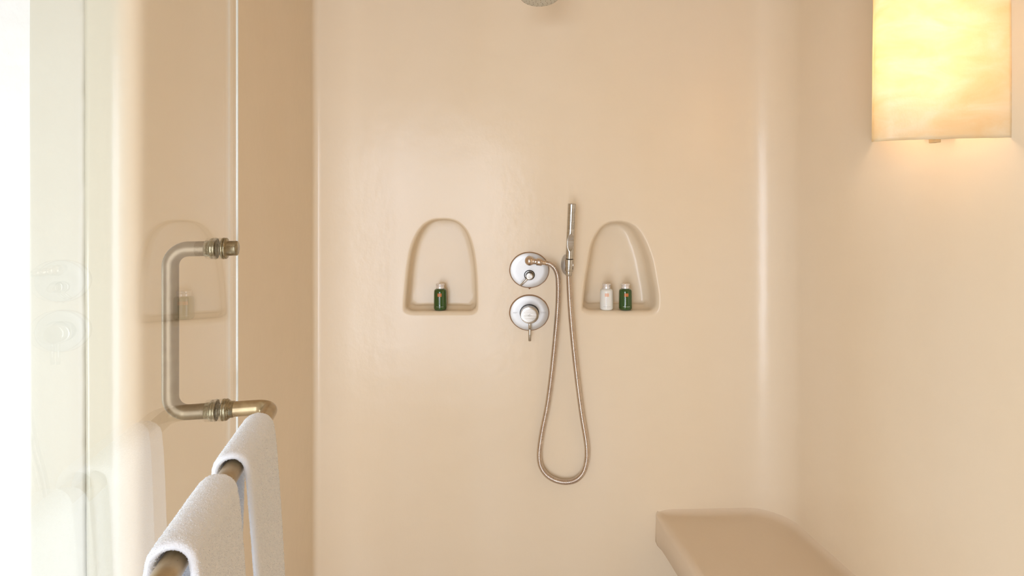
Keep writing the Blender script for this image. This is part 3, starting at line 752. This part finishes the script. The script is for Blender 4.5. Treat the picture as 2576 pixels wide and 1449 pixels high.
# ---------------------------------------------------------------- bottles
def bottle(px, py_base, depth, label, body, orange, small, tw=0, wpx=33.0, hpx=65.0):
    b0 = at(px, py_base, depth); k = depth/F
    r = wpx/2*k; h = hpx*k
    e = thing('toiletry_bottle', label, 'bottle', b0, 'toiletry bottles in the niches')
    hb_ = h*0.815
    prof = [(0, 0.0), (0, r*0.80), (h*0.015, r*0.90), (h*0.04, r*0.975), (h*0.075, r)]
    prof += [(h*0.30, r*0.995), (h*0.60, r*0.98), (h*0.70, r*0.965), (h*0.745, r*0.93), (h*0.775, r*0.85), (h*0.795, r*0.72), (h*0.805, r*0.62), (h*0.83, r*0.56)]
    V, Fc = profile_axis(b0, (0, 0, 1), prof, 48); mesh('body', V, Fc, body, e)
    c0 = h*0.815; cr = r*0.60
    prof = [(c0, cr*0.9), (c0, cr), (c0+h*0.012, cr*1.02), (c0+h*0.05, cr*0.98), (c0+h*0.09, cr*0.97), (c0+h*0.125, cr*1.06), (c0+h*0.135, cr*1.12), (c0+h*0.165, cr*1.12), (c0+h*0.18, cr*1.06), (c0+h*0.185, cr*0.9), (c0+h*0.185, 0.0)]
    V, Fc = profile_axis(b0, (0, 0, 1), prof, 48); mesh('cap', V, Fc, CAP, e)
    def patch(name, a0, a1, z0, z1, mat):
        V, Fc = [], []; nn = 6
        for i in range(nn+1):
            an = a0+(a1-a0)*i/nn+tw
            for z in (z0, z1):
                rr = r*(0.995 if z < h*0.45 else 0.985)+0.0004
                V.append((b0.x+rr*math.sin(an), b0.y-rr*math.cos(an), b0.z+z))
        for i in range(nn): Fc.append((2*i, 2*i+1, 2*i+3, 2*i+2))
        return V, Fc
    def merged(name, lst, mat):
        V, Fc = [], []
        for a in lst:
            v, f = patch(name, *a, None); Fc += [tuple(i+len(V) for i in t) for t in f]; V += v
        return mesh(name, V, Fc, mat, e, False)
    merged('orange_emblem', [(-0.30+i*0.125, -0.30+i*0.125+0.095, h*0.53, h*0.655) for i in range(5)], orange)
    o_ = merged('small_print', [(-0.10, -0.06, h*(0.22+i*0.035), h*(0.24+i*0.035)) for i in range(8)]+[(-0.5+i*0.14, -0.42+i*0.14, h*0.135, h*0.15) for i in range(8)], small)
    return e
g = bottle(1107.8, 778.5, 2.030, 'dark green bottle with pale cap standing in the left niche', GREEN, ORANGE, GREYP)
bottle(1525.7, 778.3, 2.030, 'milky white bottle with silver cap in the right niche', WHITEB, ORANGE2, GREYP, -0.1)
bottle(1573.3, 778.3, 2.030, 'dark green bottle in the right niche beside the white one', GREEN, ORANGE, PALEP, -0.05)
# ---------------------------------------------------------------- wall lamp
LB, LT = EYE+0.1492, EYE+0.72
cur = [(1.078, 1.199), (1.05, 1.203), (1.00, 1.212), (0.94, 1.228), (0.885, 1.246), (0.853, 1.260), (0.839, 1.276), (0.8372, 1.290), (0.8455, 1.306), (0.869, 1.3445), (0.905, 1.40), (0.95, 1.4695), (1.0, 1.5465), (1.022, 1.58)]
cw = resample(catmull([(x, y, 0) for x, y in cur], 10), 0.008)
V, Fc = [], []; nzl = 60
for side in (0, 1):
    for i, p in enumerate(cw):
        t = (cw[min(i+1, len(cw)-1)]-cw[max(i-1, 0)]).normalized(); nn = Vector((-t.y, t.x, 0))*0.0022*side
        for k in range(nzl+1):
            f = k/nzl; lb = EYE+max(0.1492, 0.1160*p.y+0.001) if i > 15 else LB; z = lb+(LT-lb)*f
            sc_ = 1+(-0.012*f if i > 15 else -0.012*f*i/15)
            bx = 1.10+(p.x-1.10)*(1-0.035*f)
            jag = 0.0012*noise.noise(Vector((p.x*30, 1, 0))) if k in (0, nzl) else 0
            V.append(Vector((bx, p.y+0.002*noise.noise(Vector((p.x*6, p.y*6, z*5))), z+jag))-nn)
m = nzl+1; nC = len(cw)
for side in (0, 1):
    o_ = side*nC*m
    for i in range(nC-1):
        for k in range(nzl): Fc.append((o_+i*m+k, o_+i*m+k+1, o_+(i+1)*m+k+1, o_+(i+1)*m+k))
for i in range(nC-1):
    for k in (0, nzl): Fc.append((i*m+k, (i+1)*m+k, nC*m+(i+1)*m+k, nC*m+i*m+k))
for k in range(nzl):
    for i in (0, nC-1): Fc.append((i*m+k, i*m+k+1, nC*m+i*m+k+1, nC*m+i*m+k))
e = thing('wall_lamp', 'glowing cream parchment wall lamp at the upper right', 'lamp', (RX(1.38), 1.38, LB))
mesh('lamp_shade', V, Fc, PARCH, e)
bc = Vector((0.955, 1.335, EYE+0.375))
V, Fc = profile_axis(bc-Vector((0, 0, 0.05)), (0, 0, 1), [(0.05-0.16*math.cos(t*PI/16), 0.03*math.sin(t*PI/16)**0.5) for t in range(17)], 32)
mesh('bulb', V, Fc, BULB, e)
V, Fc = profile_axis(bc-Vector((0, 0, 0.17)), (0, 0, 1), [(0, 0.012), (0.0, 0.018), (0.065, 0.018), (0.065, 0.01)], 32); mesh('lamp_socket', V, Fc, BRONZE2, e)
rod(bc-Vector((0, 0, 0.14)), (RX(1.37)+0.003, 1.37, bc.z-0.14), 0.006, 'lamp_arm', BRONZE2, e)
box('wall_plate', (RX(1.37)-0.012, 1.33, bc.z-0.20), (RX(1.37)+0.006, 1.41, bc.z-0.07), BRONZE2, e, 0.003)
q = at(2337, 355, 1.27)
box('bottom_clip', (q.x-0.007, 1.243, LB-0.0055), (q.x+0.007, 1.262, LB+0.012), plain('clip_brass', (0.62, 0.43, 0.22), 0.4), e, 0.001)
